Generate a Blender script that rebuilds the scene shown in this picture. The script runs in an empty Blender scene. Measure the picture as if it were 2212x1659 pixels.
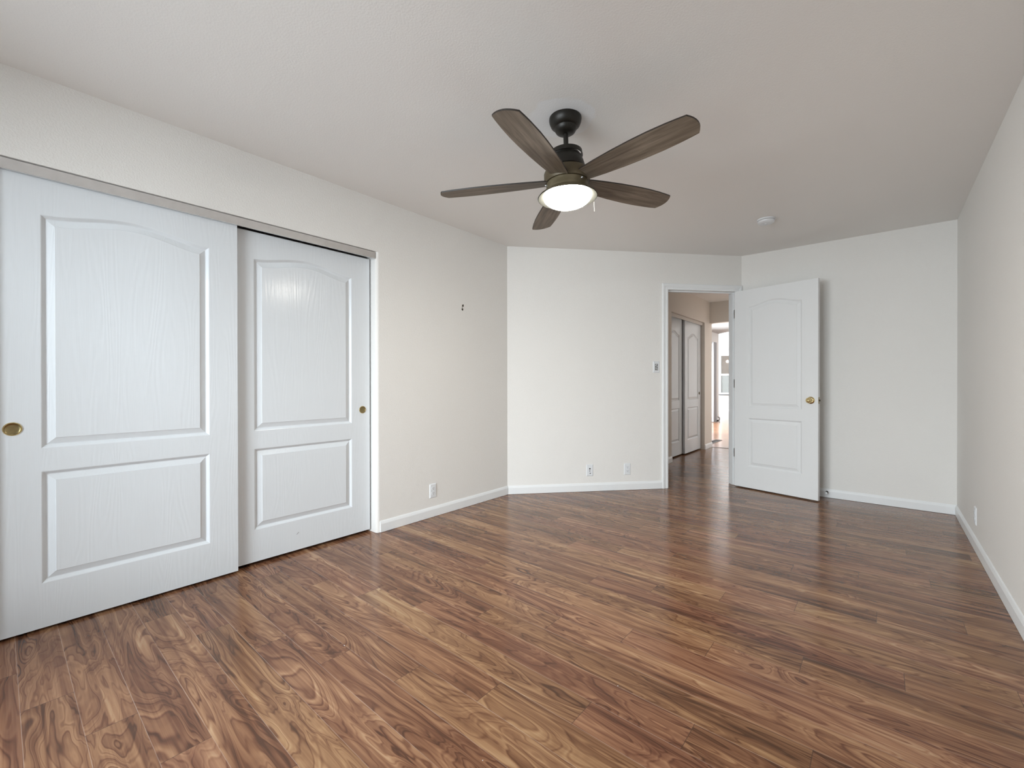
import bpy, bmesh, math, random
from mathutils import Vector, Matrix

random.seed(7)
sc = bpy.context.scene
COL = sc.collection
PI = math.pi

# ------------------------------------------------------------------ room numbers
H = 2.44
Y1, X2, L, W = 3.3228, 1.6717, 5.1995, 3.2854

# ------------------------------------------------------------------ camera
F_PX, YAW, PITCH, ROLL = 943.763, 0.7035, -0.0033, -0.0013
CAM = Vector((2.8162, 0.0741, 1.0999))
fw = Vector((-math.sin(YAW) * math.cos(PITCH), math.cos(YAW) * math.cos(PITCH), math.sin(PITCH)))
r0 = Vector((math.cos(YAW), math.sin(YAW), 0)); u0 = r0.cross(fw)
rt = r0 * math.cos(ROLL) + u0 * math.sin(ROLL)
up = -r0 * math.sin(ROLL) + u0 * math.cos(ROLL)
cd = bpy.data.cameras.new('camera'); cam = bpy.data.objects.new('camera', cd); COL.objects.link(cam)
M = Matrix((rt, up, -fw)).transposed().to_4x4(); M.translation = CAM
cam.matrix_world = M
cd.sensor_width = 36.0; cd.lens = F_PX * 36.0 / 2212.0; cd.clip_start = 0.02; cd.clip_end = 200
sc.camera = cam

# ------------------------------------------------------------------ view, world, daylight
sc.view_settings.view_transform = 'Standard'
sc.view_settings.look = 'None'
sc.view_settings.gamma = 1.0
sc.view_settings.use_curve_mapping = False
sc.view_settings.exposure = 0.30
w = bpy.data.worlds.new('sky'); sc.world = w; w.use_nodes = True
bg = w.node_tree.nodes['Background']
bg.inputs['Color'].default_value = (0.80, 0.90, 1.0, 1); bg.inputs['Strength'].default_value = 1.0

def area(name, loc, rot, sx, sy, power, color, spread=180):
    l = bpy.data.lights.new(name, 'AREA'); l.shape = 'RECTANGLE'; l.size = sx; l.size_y = sy
    l.energy = power; l.color = color; l.spread = math.radians(spread)
    o = bpy.data.objects.new(name, l); COL.objects.link(o); o.location = loc; o.rotation_euler = rot
    return o
# daylight outside the bedroom window behind the camera, the living room sliding door and the dining window
area('daylight_bedroom', (1.45, -3.3, 1.95), (PI / 2 - math.radians(10), 0, 0), 4.4, 2.8, 640, (0.88, 0.945, 1.0))
area('daylight_living', (-1.15, 10.7, 1.15), (0, -PI / 2, 0), 2.1, 3.7, 340, (0.95, 0.98, 1.0))
area('daylight_dining', (-4.3, 15.9, 1.5), (0, -PI / 2, 0), 2.0, 3.0, 420, (0.96, 0.98, 1.0))

E_ = Vector((X2, L - Y1, 0)).normalized()          # along the angled wall
NB = Vector((E_.y, -E_.x, 0))                       # out of the angled wall, into the room
OB = Vector((0, Y1, 0))
LB = math.hypot(X2, L - Y1)
YB = -0.80                                          # back wall
T = 0.12
HX = 0.60                                           # hall closet wall
HY = 7.82                                           # end of hall

def wb(t, off, z):                                  # angled-wall coordinates -> world
    p = OB + E_ * t + NB * off
    return (p.x, p.y, z)

# ------------------------------------------------------------------ materials
def mat(name):
    m = bpy.data.materials.new(name); m.use_nodes = True
    return m, m.node_tree.nodes, m.node_tree.links, m.node_tree.nodes['Principled BSDF']

def node(ns, typ, **kw):
    n = ns.new(typ)
    for k, v in kw.items():
        if k in ('operation', 'blend_type', 'data_type', 'noise_dimensions', 'wave_type', 'bands_direction', 'interpolation_type', 'feature', 'wave_profile'):
            setattr(n, k, v)
    return n

def simple(name, col, rough=0.5, metal=0.0, spec=0.5, vary=0.03, scale=40.0, bump=0.0, bscale=200.0):
    m, ns, lk, b = mat(name)
    geo = ns.new('ShaderNodeNewGeometry')
    n = ns.new('ShaderNodeTexNoise'); n.inputs['Scale'].default_value = scale; n.inputs['Detail'].default_value = 3
    lk.new(geo.outputs['Position'], n.inputs['Vector'])
    mr = ns.new('ShaderNodeMapRange'); mr.inputs[3].default_value = 1 - vary; mr.inputs[4].default_value = 1 + vary
    lk.new(n.outputs['Fac'], mr.inputs[0])
    mx = ns.new('ShaderNodeVectorMath'); mx.operation = 'SCALE'; mx.inputs[0].default_value = col[:3]
    lk.new(mr.outputs[0], mx.inputs['Scale']); lk.new(mx.outputs[0], b.inputs['Base Color'])
    b.inputs['Roughness'].default_value = rough; b.inputs['Metallic'].default_value = metal
    b.inputs['Specular IOR Level'].default_value = spec
    if bump:
        n2 = ns.new('ShaderNodeTexNoise'); n2.inputs['Scale'].default_value = bscale; n2.inputs['Detail'].default_value = 2
        lk.new(geo.outputs['Position'], n2.inputs['Vector'])
        bp = ns.new('ShaderNodeBump'); bp.inputs['Strength'].default_value = bump; bp.inputs['Distance'].default_value = 0.004
        lk.new(n2.outputs['Fac'], bp.inputs['Height']); lk.new(bp.outputs[0], b.inputs['Normal'])
    return m

def plaster(name, col, bump=0.24, patch=None):
    """painted drywall with a fine knockdown texture; optional smooth repaired disc"""
    m, ns, lk, b = mat(name)
    geo = ns.new('ShaderNodeNewGeometry')
    n = ns.new('ShaderNodeTexNoise'); n.inputs['Scale'].default_value = 125; n.inputs['Detail'].default_value = 3
    n.inputs['Roughness'].default_value = 0.55
    lk.new(geo.outputs['Position'], n.inputs['Vector'])
    mr = ns.new('ShaderNodeMapRange'); mr.inputs[1].default_value = 0.42; mr.inputs[2].default_value = 0.62
    lk.new(n.outputs['Fac'], mr.inputs[0])
    bp = ns.new('ShaderNodeBump'); bp.inputs['Strength'].default_value = bump; bp.inputs['Distance'].default_value = 0.003
    lk.new(mr.outputs[0], bp.inputs['Height']); lk.new(bp.outputs[0], b.inputs['Normal'])
    big = ns.new('ShaderNodeTexNoise'); big.inputs['Scale'].default_value = 1.3; big.inputs['Detail'].default_value = 2
    lk.new(geo.outputs['Position'], big.inputs['Vector'])
    m2 = ns.new('ShaderNodeMapRange'); m2.inputs[3].default_value = 0.985; m2.inputs[4].default_value = 1.015
    lk.new(big.outputs['Fac'], m2.inputs[0])
    sc_ = ns.new('ShaderNodeVectorMath'); sc_.operation = 'SCALE'; sc_.inputs[0].default_value = col
    lk.new(m2.outputs[0], sc_.inputs['Scale'])
    out = sc_.outputs[0]
    if patch:
        px, py, pr, pc = patch
        wn = ns.new('ShaderNodeTexNoise'); wn.inputs['Scale'].default_value = 9; lk.new(geo.outputs['Position'], wn.inputs['Vector'])
        d = ns.new('ShaderNodeVectorMath'); d.operation = 'DISTANCE'; d.inputs[1].default_value = (px, py, H)
        lk.new(geo.outputs['Position'], d.inputs[0])
        ad = ns.new('ShaderNodeMath'); ad.operation = 'MULTIPLY_ADD'; ad.inputs[1].default_value = 0.07
        lk.new(wn.outputs['Fac'], ad.inputs[0]); lk.new(d.outputs['Value'], ad.inputs[2])
        mk = ns.new('ShaderNodeMapRange'); mk.inputs[1].default_value = pr + 0.008 + 0.035; mk.inputs[2].default_value = pr - 0.008 + 0.035
        lk.new(ad.outputs[0], mk.inputs[0])
        mx = ns.new('ShaderNodeMix'); mx.data_type = 'RGBA'
        lk.new(mk.outputs[0], mx.inputs['Factor']); lk.new(out, mx.inputs['A']); mx.inputs['B'].default_value = (*pc, 1)
        out = mx.outputs['Result']
    lk.new(out, b.inputs['Base Color'])
    b.inputs['Roughness'].default_value = 0.75; b.inputs['Specular IOR Level'].default_value = 0.25
    return m

def door_paint(name, col, rough=0.19):
    """semi-gloss white paint over an embossed wood grain running up the door (object coordinates)"""
    m, ns, lk, b = mat(name)
    tc = ns.new('ShaderNodeTexCoord')
    mp = ns.new('ShaderNodeMapping'); mp.inputs['Scale'].default_value = (1, 1, 0.10); lk.new(tc.outputs['Object'], mp.inputs['Vector'])
    n = ns.new('ShaderNodeTexNoise'); n.inputs['Scale'].default_value = 9; n.inputs['Detail'].default_value = 1.5; n.inputs['Distortion'].default_value = 0.3
    lk.new(mp.outputs[0], n.inputs['Vector'])
    mu = ns.new('ShaderNodeMath'); mu.operation = 'MULTIPLY'; mu.inputs[1].default_value = 95; lk.new(n.outputs['Fac'], mu.inputs[0])
    si = ns.new('ShaderNodeMath'); si.operation = 'SINE'; lk.new(mu.outputs[0], si.inputs[0])
    mp2 = ns.new('ShaderNodeMapping'); mp2.inputs['Scale'].default_value = (260, 260, 9); lk.new(tc.outputs['Object'], mp2.inputs['Vector'])
    n2 = ns.new('ShaderNodeTexNoise'); n2.inputs['Scale'].default_value = 1; n2.inputs['Detail'].default_value = 1; lk.new(mp2.outputs[0], n2.inputs['Vector'])
    ad = ns.new('ShaderNodeMath'); ad.operation = 'MULTIPLY_ADD'; ad.inputs[1].default_value = 0.5
    lk.new(si.outputs[0], ad.inputs[0]); lk.new(n2.outputs['Fac'], ad.inputs[2])
    bp = ns.new('ShaderNodeBump'); bp.inputs['Strength'].default_value = 0.10; bp.inputs['Distance'].default_value = 0.002
    lk.new(ad.outputs[0], bp.inputs['Height']); lk.new(bp.outputs[0], b.inputs['Normal'])
    big = ns.new('ShaderNodeTexNoise'); big.inputs['Scale'].default_value = 2.5; lk.new(tc.outputs['Object'], big.inputs['Vector'])
    mr = ns.new('ShaderNodeMapRange'); mr.inputs[3].default_value = 0.985; mr.inputs[4].default_value = 1.01; lk.new(big.outputs['Fac'], mr.inputs[0])
    v = ns.new('ShaderNodeVectorMath'); v.operation = 'SCALE'; v.inputs[0].default_value = col; lk.new(mr.outputs[0], v.inputs['Scale'])
    lk.new(v.outputs[0], b.inputs['Base Color'])
    b.inputs['Roughness'].default_value = rough; b.inputs['Specular IOR Level'].default_value = 0.20
    return m

def laminate(name):
    """acacia print laminate: rows along X, 0.1275 wide, 1.295 long, stepped 0.303 per row"""
    m, ns, lk, b = mat(name)
    def math_(op, a, b_=None, c=None):
        n = ns.new('ShaderNodeMath'); n.operation = op
        for i, v in enumerate((a, b_, c)):
            if v is None: continue
            if isinstance(v, (int, float)): n.inputs[i].default_value = v
            else: lk.new(v, n.inputs[i])
        return n.outputs[0]
    geo = ns.new('ShaderNodeNewGeometry'); sp = ns.new('ShaderNodeSeparateXYZ'); lk.new(geo.outputs['Position'], sp.inputs[0])
    X, Y = sp.outputs['X'], sp.outputs['Y']
    PW, PL = 0.1275, 1.295
    yr = math_('DIVIDE', math_('SUBTRACT', Y, 1.013), PW)
    row = math_('FLOOR', yr); fy = math_('SUBTRACT', yr, row)
    xr = math_('DIVIDE', math_('SUBTRACT', X, math_('MULTIPLY_ADD', row, 0.303, 1.447)), PL)
    idx = math_('FLOOR', xr); fx = math_('SUBTRACT', xr, idx)
    cmb = ns.new('ShaderNodeCombineXYZ'); lk.new(row, cmb.inputs[0]); lk.new(idx, cmb.inputs[1])
    wn = ns.new('ShaderNodeTexWhiteNoise'); wn.noise_dimensions = '2D'; lk.new(cmb.outputs[0], wn.inputs['Vector'])
    rs = ns.new('ShaderNodeSeparateColor'); lk.new(wn.outputs['Color'], rs.inputs[0])
    rA, rB, rC = rs.outputs[0], rs.outputs[1], rs.outputs[2]
    # plank-local coordinates
    lx = math_('MULTIPLY', fx, PL); ly = math_('MULTIPLY', math_('SUBTRACT', fy, 0.5), PW)
    def vec(sx, sy, off):
        c = ns.new('ShaderNodeCombineXYZ')
        lk.new(math_('MULTIPLY_ADD', lx, sx, math_('MULTIPLY', rA, 37.0 + off)), c.inputs[0])
        lk.new(math_('MULTIPLY_ADD', ly, sy, math_('MULTIPLY', rB, 23.0 + off)), c.inputs[1])
        lk.new(math_('MULTIPLY', rC, 11.0 + off), c.inputs[2])
        return c.outputs[0]
    def noise(v, scale, detail=2.0, rough=0.5, dist=0.0):
        n = ns.new('ShaderNodeTexNoise'); n.inputs['Scale'].default_value = scale; n.inputs['Detail'].default_value = detail
        n.inputs['Roughness'].default_value = rough; n.inputs['Distortion'].default_value = dist
        lk.new(v, n.inputs['Vector']); return n.outputs['Fac']
    field = noise(vec(1.45, 8.0, 0), 1.0, 2.8, 0.42, 0.75)          # big figure: contours become swirls and eyes
    rings = math_('SINE', math_('MULTIPLY', field, 48.0))
    rings01 = math_('MULTIPLY_ADD', rings, 0.5, 0.5)
    rings2 = math_('MULTIPLY_ADD', math_('SINE', math_('MULTIPLY', field, 140.0)), 0.5, 0.5)
    amp = noise(vec(2.2, 9.0, 5), 1.0, 2)
    fine = noise(vec(3.0, 240.0, 9), 1.0, 3, 0.6, 0.25)
    streak = noise(vec(1.1, 34.0, 3), 1.0, 2.2, 0.5, 0.9)
    tone = noise(vec(0.9, 5.0, 7), 1.0, 2, 0.5, 0.4)
    ringmix = math_('MULTIPLY', math_('SUBTRACT', math_('MULTIPLY_ADD', rings2, 0.4, math_('MULTIPLY', rings01, 0.6)), 0.5), math_('MULTIPLY_ADD', amp, 0.95, 0.0))
    v = math_('ADD', math_('MULTIPLY', tone, 0.80), math_('MULTIPLY', ringmix, 0.50))
    v = math_('ADD', v, math_('MULTIPLY', math_('SUBTRACT', streak, 0.5), 0.80))
    v = math_('ADD', v, math_('MULTIPLY', math_('SUBTRACT', fine, 0.5), 0.22))
    v = math_('ADD', v, math_('MULTIPLY', math_('SUBTRACT', rC, 0.5), 0.04))
    v = math_('ADD', v, 0.085)
    vein = math_('POWER', math_('MULTIPLY_ADD', math_('SINE', math_('MULTIPLY', field, 128.0)), 0.5, 0.5), 5.0)
    v = math_('SUBTRACT', v, math_('MULTIPLY', vein, math_('MULTIPLY', amp, 0.44)))
    cr = ns.new('ShaderNodeValToRGB'); lk.new(v, cr.inputs[0])
    el = cr.color_ramp.elements
    el[0].position = 0.12; el[0].color = (0.085, 0.045, 0.031, 1)
    el[1].position = 0.92; el[1].color = (0.56, 0.40, 0.275, 1)
    for p, c in ((0.32, (0.165, 0.088, 0.060, 1)), (0.48, (0.255, 0.148, 0.100, 1)), (0.66, (0.36, 0.226, 0.152, 1))):
        e = el.new(p); e.color = c
    # plank hue shift
    hs = ns.new('ShaderNodeHueSaturation'); lk.new(cr.outputs[0], hs.inputs['Color'])
    lk.new(math_('MULTIPLY_ADD', rA, 0.012, 0.494), hs.inputs['Hue'])
    hs.inputs['Saturation'].default_value = 1.24
    lk.new(math_('MULTIPLY_ADD', rB, 0.08, 0.84), hs.inputs['Value'])
    # seams: light glinting on the bevels painted as pale lines; dark end joints
    dy = math_('MULTIPLY', math_('MINIMUM', fy, math_('SUBTRACT', 1.0, fy)), PW)
    dx = math_('MULTIPLY', math_('MINIMUM', fx, math_('SUBTRACT', 1.0, fx)), PL)
    def near(d, wdt):
        mr = ns.new('ShaderNodeMapRange'); mr.inputs[1].default_value = wdt; mr.inputs[2].default_value = wdt * 0.35
        lk.new(d, mr.inputs[0]); return mr.outputs[0]
    glint_var = noise(vec(3.0, 0.0, 13), 1.0, 2)
    long_ = math_('MULTIPLY', near(dy, 0.0011), math_('MULTIPLY_ADD', glint_var, 0.75, -0.10))
    end_ = near(dx, 0.0016)
    mx1 = ns.new('ShaderNodeMix'); mx1.data_type = 'RGBA'; lk.new(long_, mx1.inputs['Factor'])
    lk.new(hs.outputs[0], mx1.inputs['A']); mx1.inputs['B'].default_value = (0.62, 0.52, 0.44, 1)
    mx2 = ns.new('ShaderNodeMix'); mx2.data_type = 'RGBA'; lk.new(math_('MULTIPLY', end_, 0.75), mx2.inputs['Factor'])
    lk.new(mx1.outputs['Result'], mx2.inputs['A']); mx2.inputs['B'].default_value = (0.055, 0.03, 0.02, 1)
    lk.new(mx2.outputs['Result'], b.inputs['Base Color'])
    hgt = math_('ADD', math_('MULTIPLY', fine, 0.25), math_('MULTIPLY', math_('MAXIMUM', near(dy, 0.003), near(dx, 0.003)), -1.0))
    bp = ns.new('ShaderNodeBump'); bp.inputs['Strength'].default_value = 0.05; bp.inputs['Distance'].default_value = 0.0015
    lk.new(hgt, bp.inputs['Height']); lk.new(bp.outputs[0], b.inputs['Normal'])
    rr = ns.new('ShaderNodeMapRange'); rr.inputs[3].default_value = 0.15; rr.inputs[4].default_value = 0.24
    lk.new(noise(vec(4.0, 20.0, 17), 1.0, 2), rr.inputs[0]); lk.new(rr.outputs[0], b.inputs['Roughness'])
    b.inputs['Specular IOR Level'].default_value = 0.37
    return m

def blade_wood(name):
    m, ns, lk, b = mat(name)
    tc = ns.new('ShaderNodeTexCoord')
    mp = ns.new('ShaderNodeMapping'); mp.inputs['Scale'].default_value = (3.2, 36, 36); lk.new(tc.outputs['Object'], mp.inputs['Vector'])
    n = ns.new('ShaderNodeTexNoise'); n.inputs['Scale'].default_value = 1; n.inputs['Detail'].default_value = 4; n.inputs['Distortion'].default_value = 0.6
    lk.new(mp.outputs[0], n.inputs['Vector'])
    mp2 = ns.new('ShaderNodeMapping'); mp2.inputs['Scale'].default_value = (9, 260, 100); lk.new(tc.outputs['Object'], mp2.inputs['Vector'])
    n2 = ns.new('ShaderNodeTexNoise'); n2.inputs['Scale'].default_value = 1; n2.inputs['Detail'].default_value = 2; lk.new(mp2.outputs[0], n2.inputs['Vector'])
    ad = ns.new('ShaderNodeMath'); ad.operation = 'MULTIPLY_ADD'; ad.inputs[1].default_value = 0.35
    lk.new(n2.outputs['Fac'], ad.inputs[0]); lk.new(n.outputs['Fac'], ad.inputs[2])
    cr = ns.new('ShaderNodeValToRGB'); lk.new(ad.outputs[0], cr.inputs[0])
    el = cr.color_ramp.elements
    el[0].position = 0.40; el[0].color = (0.070, 0.049, 0.030, 1)
    el[1].position = 0.88; el[1].color = (0.225, 0.182, 0.138, 1)
    e = el.new(0.62); e.color = (0.140, 0.108, 0.077, 1)
    lk.new(cr.outputs[0], b.inputs['Base Color']); b.inputs['Roughness'].default_value = 0.55
    return m

def emit(name, col, strength):
    m, ns, lk, b = mat(name)
    b.inputs['Base Color'].default_value = (0.9, 0.9, 0.88, 1); b.inputs['Roughness'].default_value = 0.4
    b.inputs['Emission Color'].default_value = (*col, 1); b.inputs['Emission Strength'].default_value = strength
    lw = ns.new('ShaderNodeTexNoise'); lw.inputs['Scale'].default_value = 30
    mr = ns.new('ShaderNodeMapRange'); mr.inputs[3].default_value = 0.3; mr.inputs[4].default_value = 0.45
    lk.new(lw.outputs['Fac'], mr.inputs[0]); lk.new(mr.outputs[0], b.inputs['Roughness'])
    return m

def pane(name, tint, solid, alpha):
    m = bpy.data.materials.new(name); m.use_nodes = True; ns, lk = m.node_tree.nodes, m.node_tree.links
    ns.clear(); out = ns.new('ShaderNodeOutputMaterial')
    t = ns.new('ShaderNodeBsdfTransparent'); t.inputs[0].default_value = (*tint, 1)
    d = ns.new('ShaderNodeBsdfDiffuse'); d.inputs[0].default_value = (*solid, 1)
    g = ns.new('ShaderNodeBsdfGlossy'); g.inputs['Roughness'].default_value = 0.02
    fr = ns.new('ShaderNodeFresnel'); fr.inputs[0].default_value = 1.45
    a = ns.new('ShaderNodeMixShader'); a.inputs[0].default_value = alpha; lk.new(t.outputs[0], a.inputs[1]); lk.new(d.outputs[0], a.inputs[2])
    c = ns.new('ShaderNodeMixShader'); lk.new(fr.outputs[0], c.inputs[0]); lk.new(a.outputs[0], c.inputs[1]); lk.new(g.outputs[0], c.inputs[2])
    lk.new(c.outputs[0], out.inputs[0]); return m

WALL = plaster('wall_paint', (0.83, 0.815, 0.785))
CEIL = plaster('ceiling_paint', (0.875, 0.858, 0.832), 0.10, patch=(1.565, 1.93, 0.165, (0.90, 0.905, 0.91)))
HALLW = plaster('hall_paint', (0.76, 0.70, 0.635))
LIVW = plaster('living_paint', (0.82, 0.82, 0.81))
TRIM = simple('trim_paint', (0.84, 0.855, 0.86), 0.35, vary=0.015, scale=12)
DOORP = door_paint('door_paint', (0.735, 0.77, 0.80))
DOORB = door_paint('bedroom_door_paint', (0.80, 0.81, 0.81), 0.4)
FLOOR = laminate('acacia_laminate')
ALU = simple('brushed_aluminium', (0.74, 0.735, 0.73), 0.27, 0.9, vary=0.12, scale=25, bump=0.05, bscale=60)
BRASS = simple('polished_brass', (0.72, 0.58, 0.30), 0.14, 1.0, vary=0.05)
BRASSD = simple('aged_brass', (0.36, 0.29, 0.15), 0.30, 1.0, vary=0.25, scale=60)
STEEL = simple('satin_nickel', (0.50, 0.50, 0.50), 0.35, 0.9)
BRONZE = simple('oil_rubbed_bronze', (0.014, 0.012, 0.009), 0.42, 0.35, vary=0.2)
BRONZEH = simple('bronze_hub_lit', (0.085, 0.064, 0.034), 0.45, 0.25, vary=0.15)  # bronze lightened to stand for lamp light on the hub
BRONZEL = simple('bronze_kit_lit', (0.130, 0.104, 0.060), 0.42, 0.25, vary=0.15)  # same bronze, paler still: lamplit look of the fitter put into its colour
BLADE = blade_wood('weathered_wood')
BLADEE = simple('blade_edge', (0.02, 0.014, 0.01), 0.5)
RIMIN = simple('pale_inner_rim', (0.020, 0.020, 0.018), 0.7, 0.0, spec=0.0)
BOWL = emit('lit_frosted_glass', (1.0, 0.95, 0.85), 80.0)
PLAST = simple('white_plastic', (0.78, 0.80, 0.82), 0.35, vary=0.01)
PLASTG = simple('grey_plastic', (0.26, 0.26, 0.255), 0.45, vary=0.2, scale=300)
SLOT = simple('slot_grey', (0.07, 0.07, 0.07), 0.6)
DARK = simple('dark_void', (0.012, 0.011, 0.010), 0.8)
BROWN = simple('dark_drywall_hole', (0.035, 0.026, 0.018), 0.9)
BLACKM = simple('black_metal', (0.015, 0.015, 0.017), 0.4, 0.3)
VENTM = simple('dark_brown_vent', (0.022, 0.013, 0.010), 0.5)
CURT = simple('grey_curtain_fabric', (0.36, 0.37, 0.385), 0.9, vary=0.05, scale=90)
TAN = simple('tan_stucco', (0.50, 0.36, 0.26), 0.9, vary=0.12, scale=6)
LAWN = simple('dry_ground', (0.42, 0.38, 0.32), 0.9, vary=0.1, scale=4)
GLASS = pane('clear_pane', (0.97, 0.98, 0.98), (0.8, 0.8, 0.8), 0.02)
SCREEN = pane('screened_pane', (0.60, 0.64, 0.64), (0.34, 0.38, 0.38), 0.5)
WHITEG = emit('white_globe', (1, 0.98, 0.95), 1.2)
SCUFF = simple('grey_scuff', (0.22, 0.22, 0.23), 0.6)
CRUMB = simple('white_crumb', (0.85, 0.85, 0.83), 0.8)

# ------------------------------------------------------------------ mesh helpers
def nbm(): return bmesh.new()

def box(bm, x0, y0, z0, x1, y1, z1):
    v = [bm.verts.new(p) for p in ((x0, y0, z0), (x1, y0, z0), (x1, y1, z0), (x0, y1, z0), (x0, y0, z1), (x1, y0, z1), (x1, y1, z1), (x0, y1, z1))]
    for f in ((0, 3, 2, 1), (4, 5, 6, 7), (0, 1, 5, 4), (1, 2, 6, 5), (2, 3, 7, 6), (3, 0, 4, 7)):
        bm.faces.new([v[i] for i in f])

def prism(bm, pts, z0, z1):
    a = [bm.verts.new((p[0], p[1], z0)) for p in pts]; b = [bm.verts.new((p[0], p[1], z1)) for p in pts]
    n = len(pts)
    bm.faces.new(a[::-1]); bm.faces.new(b)
    for i in range(n): bm.faces.new((a[i], a[(i + 1) % n], b[(i + 1) % n], b[i]))

def wbox(bm, t0, o0, z0, t1, o1, z1):
    """box in angled-wall coordinates"""
    pts = [wb(t0, o0, 0), wb(t1, o0, 0), wb(t1, o1, 0), wb(t0, o1, 0)]
    prism(bm, pts, z0, z1)

def lathe(bm, prof, seg=48, axis='z', caps=True):
    """prof: list of (r, h); around local z"""
    rings = []
    for r, h in prof:
        if r < 1e-6: rings.append([bm.verts.new((0, 0, h))])
        else: rings.append([bm.verts.new((r * math.cos(2 * PI * i / seg), r * math.sin(2 * PI * i / seg), h)) for i in range(seg)])
    for a, b in zip(rings, rings[1:]):
        for i in range(seg):
            j = (i + 1) % seg
            if len(a) == 1 and len(b) == 1: continue
            if len(a) == 1: bm.faces.new((a[0], b[j], b[i]))
            elif len(b) == 1: bm.faces.new((a[i], a[j], b[0]))
            else: bm.faces.new((a[i], a[j], b[j], b[i]))
    if caps:
        if len(rings[0]) > 1: bm.faces.new(rings[0][::-1])
        if len(rings[-1]) > 1: bm.faces.new(rings[-1])

def tube(bm, pts, r, seg=10):
    pts = [Vector(p) for p in pts]; rings = []
    for i, p in enumerate(pts):
        d = (pts[min(i + 1, len(pts) - 1)] - pts[max(i - 1, 0)]).normalized()
        a = d.orthogonal().normalized() if abs(d.z) < 0.95 else Vector((1, 0, 0))
        if i: a = (prev - d * prev.dot(d)).normalized()
        prev = a; c = d.cross(a)
        rings.append([bm.verts.new(p + (a * math.cos(2 * PI * k / seg) + c * math.sin(2 * PI * k / seg)) * r) for k in range(seg)])
    for a, b in zip(rings, rings[1:]):
        for k in range(seg): bm.faces.new((a[k], a[(k + 1) % seg], b[(k + 1) % seg], b[k]))
    bm.faces.new(rings[0][::-1]); bm.faces.new(rings[-1])

def move(bm, mtx): bmesh.ops.transform(bm, matrix=mtx, verts=bm.verts)

def obj(name, bm, m, parent=None, smooth=False, bevel=0.0, extra=None, loc=None):
    bmesh.ops.recalc_face_normals(bm, faces=bm.faces)
    me = bpy.data.meshes.new(name); bm.to_mesh(me); bm.free()
    me.materials.append(m)
    for e in (extra or []): me.materials.append(e)
    if smooth:
        me.shade_smooth() if hasattr(me, 'shade_smooth') else None
        try: me.set_sharp_from_angle(angle=math.radians(35))
        except Exception: pass
    o = bpy.data.objects.new(name, me); COL.objects.link(o)
    if parent is not None: o.parent = parent
    if loc is not None: o.location = loc
    if bevel:
        md = o.modifiers.new('bevel', 'BEVEL'); md.width = bevel; md.segments = 2; md.limit_method = 'ANGLE'; md.angle_limit = math.radians(40)
    return o

def tag(o, label=None, cat=None, group=None, kind=None):
    if label: o['label'] = label
    if cat: o['category'] = cat
    if group: o['group'] = group
    if kind: o['kind'] = kind
    return o

def thing(name, label, cat, loc=(0, 0, 0), rz=0.0, group=None, kind=None):
    o = bpy.data.objects.new(name, None); COL.objects.link(o); o.empty_display_size = 0.1
    o.location = loc; o.rotation_euler = (0, 0, rz)
    return tag(o, label, cat, group, kind)

def struct(name, bm, m, label, cat, **kw):
    return tag(obj(name, bm, m, **kw), label, cat, None, 'structure')

# ------------------------------------------------------------------ floors and ceilings
bm = nbm(); box(bm, -6, YB - 0.2, -0.08, 6, 18.0, 0.0)
struct('floor', bm, FLOOR, 'brown wood-look laminate floor with swirling grain', 'floor')
bm = nbm(); box(bm, -1.0, YB - 0.2, H, W + 0.2, HY + T, H + 0.1)
struct('ceiling', bm, CEIL, 'off-white textured ceiling around the dark ceiling fan', 'ceiling')
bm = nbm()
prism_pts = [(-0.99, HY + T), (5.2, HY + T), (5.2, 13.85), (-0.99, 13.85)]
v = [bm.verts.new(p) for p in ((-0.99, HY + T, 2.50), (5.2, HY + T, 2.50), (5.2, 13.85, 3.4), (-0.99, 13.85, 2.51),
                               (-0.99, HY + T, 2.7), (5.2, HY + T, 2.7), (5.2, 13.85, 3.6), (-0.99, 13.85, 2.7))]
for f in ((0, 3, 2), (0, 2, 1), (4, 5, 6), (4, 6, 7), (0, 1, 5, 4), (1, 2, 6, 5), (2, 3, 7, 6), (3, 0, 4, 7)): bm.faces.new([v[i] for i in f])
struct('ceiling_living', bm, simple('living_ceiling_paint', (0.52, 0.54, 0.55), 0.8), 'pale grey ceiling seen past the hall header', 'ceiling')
bm = nbm(); box(bm, -4.2, 13.85, 3.55, 5.2, 17.95, 3.7)
struct('ceiling_dining', bm, LIVW, 'bright white high ceiling above the far window', 'ceiling')

# ------------------------------------------------------------------ bedroom walls
OY0, OY1, OZ = 0.045, 1.866, 2.057          # closet opening
bm = nbm()
rr_ = 0.022
pts = [(-T, Y1 + 0.06), (-T, OY1)]
for k in range(7):
    a = PI * 1.5 + k / 6 * PI / 2
    pts.append((-rr_ + rr_ * math.cos(a), OY1 + rr_ + rr_ * math.sin(a)))
pts.append((0, Y1)); pts.append((-0.02, Y1 + 0.06))
prism(bm, pts, 0, H)
box(bm, -T, OY0, OZ, 0, OY1 + rr_, H)
box(bm, -T, YB - T, 0, 0, OY0, H)
struct('wall_left', bm, WALL, 'off-white wall holding the wide sliding closet', 'wall')
bm = nbm()
box(bm, -0.80, -0.25, 0, -0.72, 2.15, H); box(bm, -0.72, -0.25, 0, -T, -0.17, H); box(bm, -0.72, 2.07, 0, -T, 2.15, H)
struct('wall_closet', bm, WALL, 'dark inside of the closet behind the sliding doors', 'wall')

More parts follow.
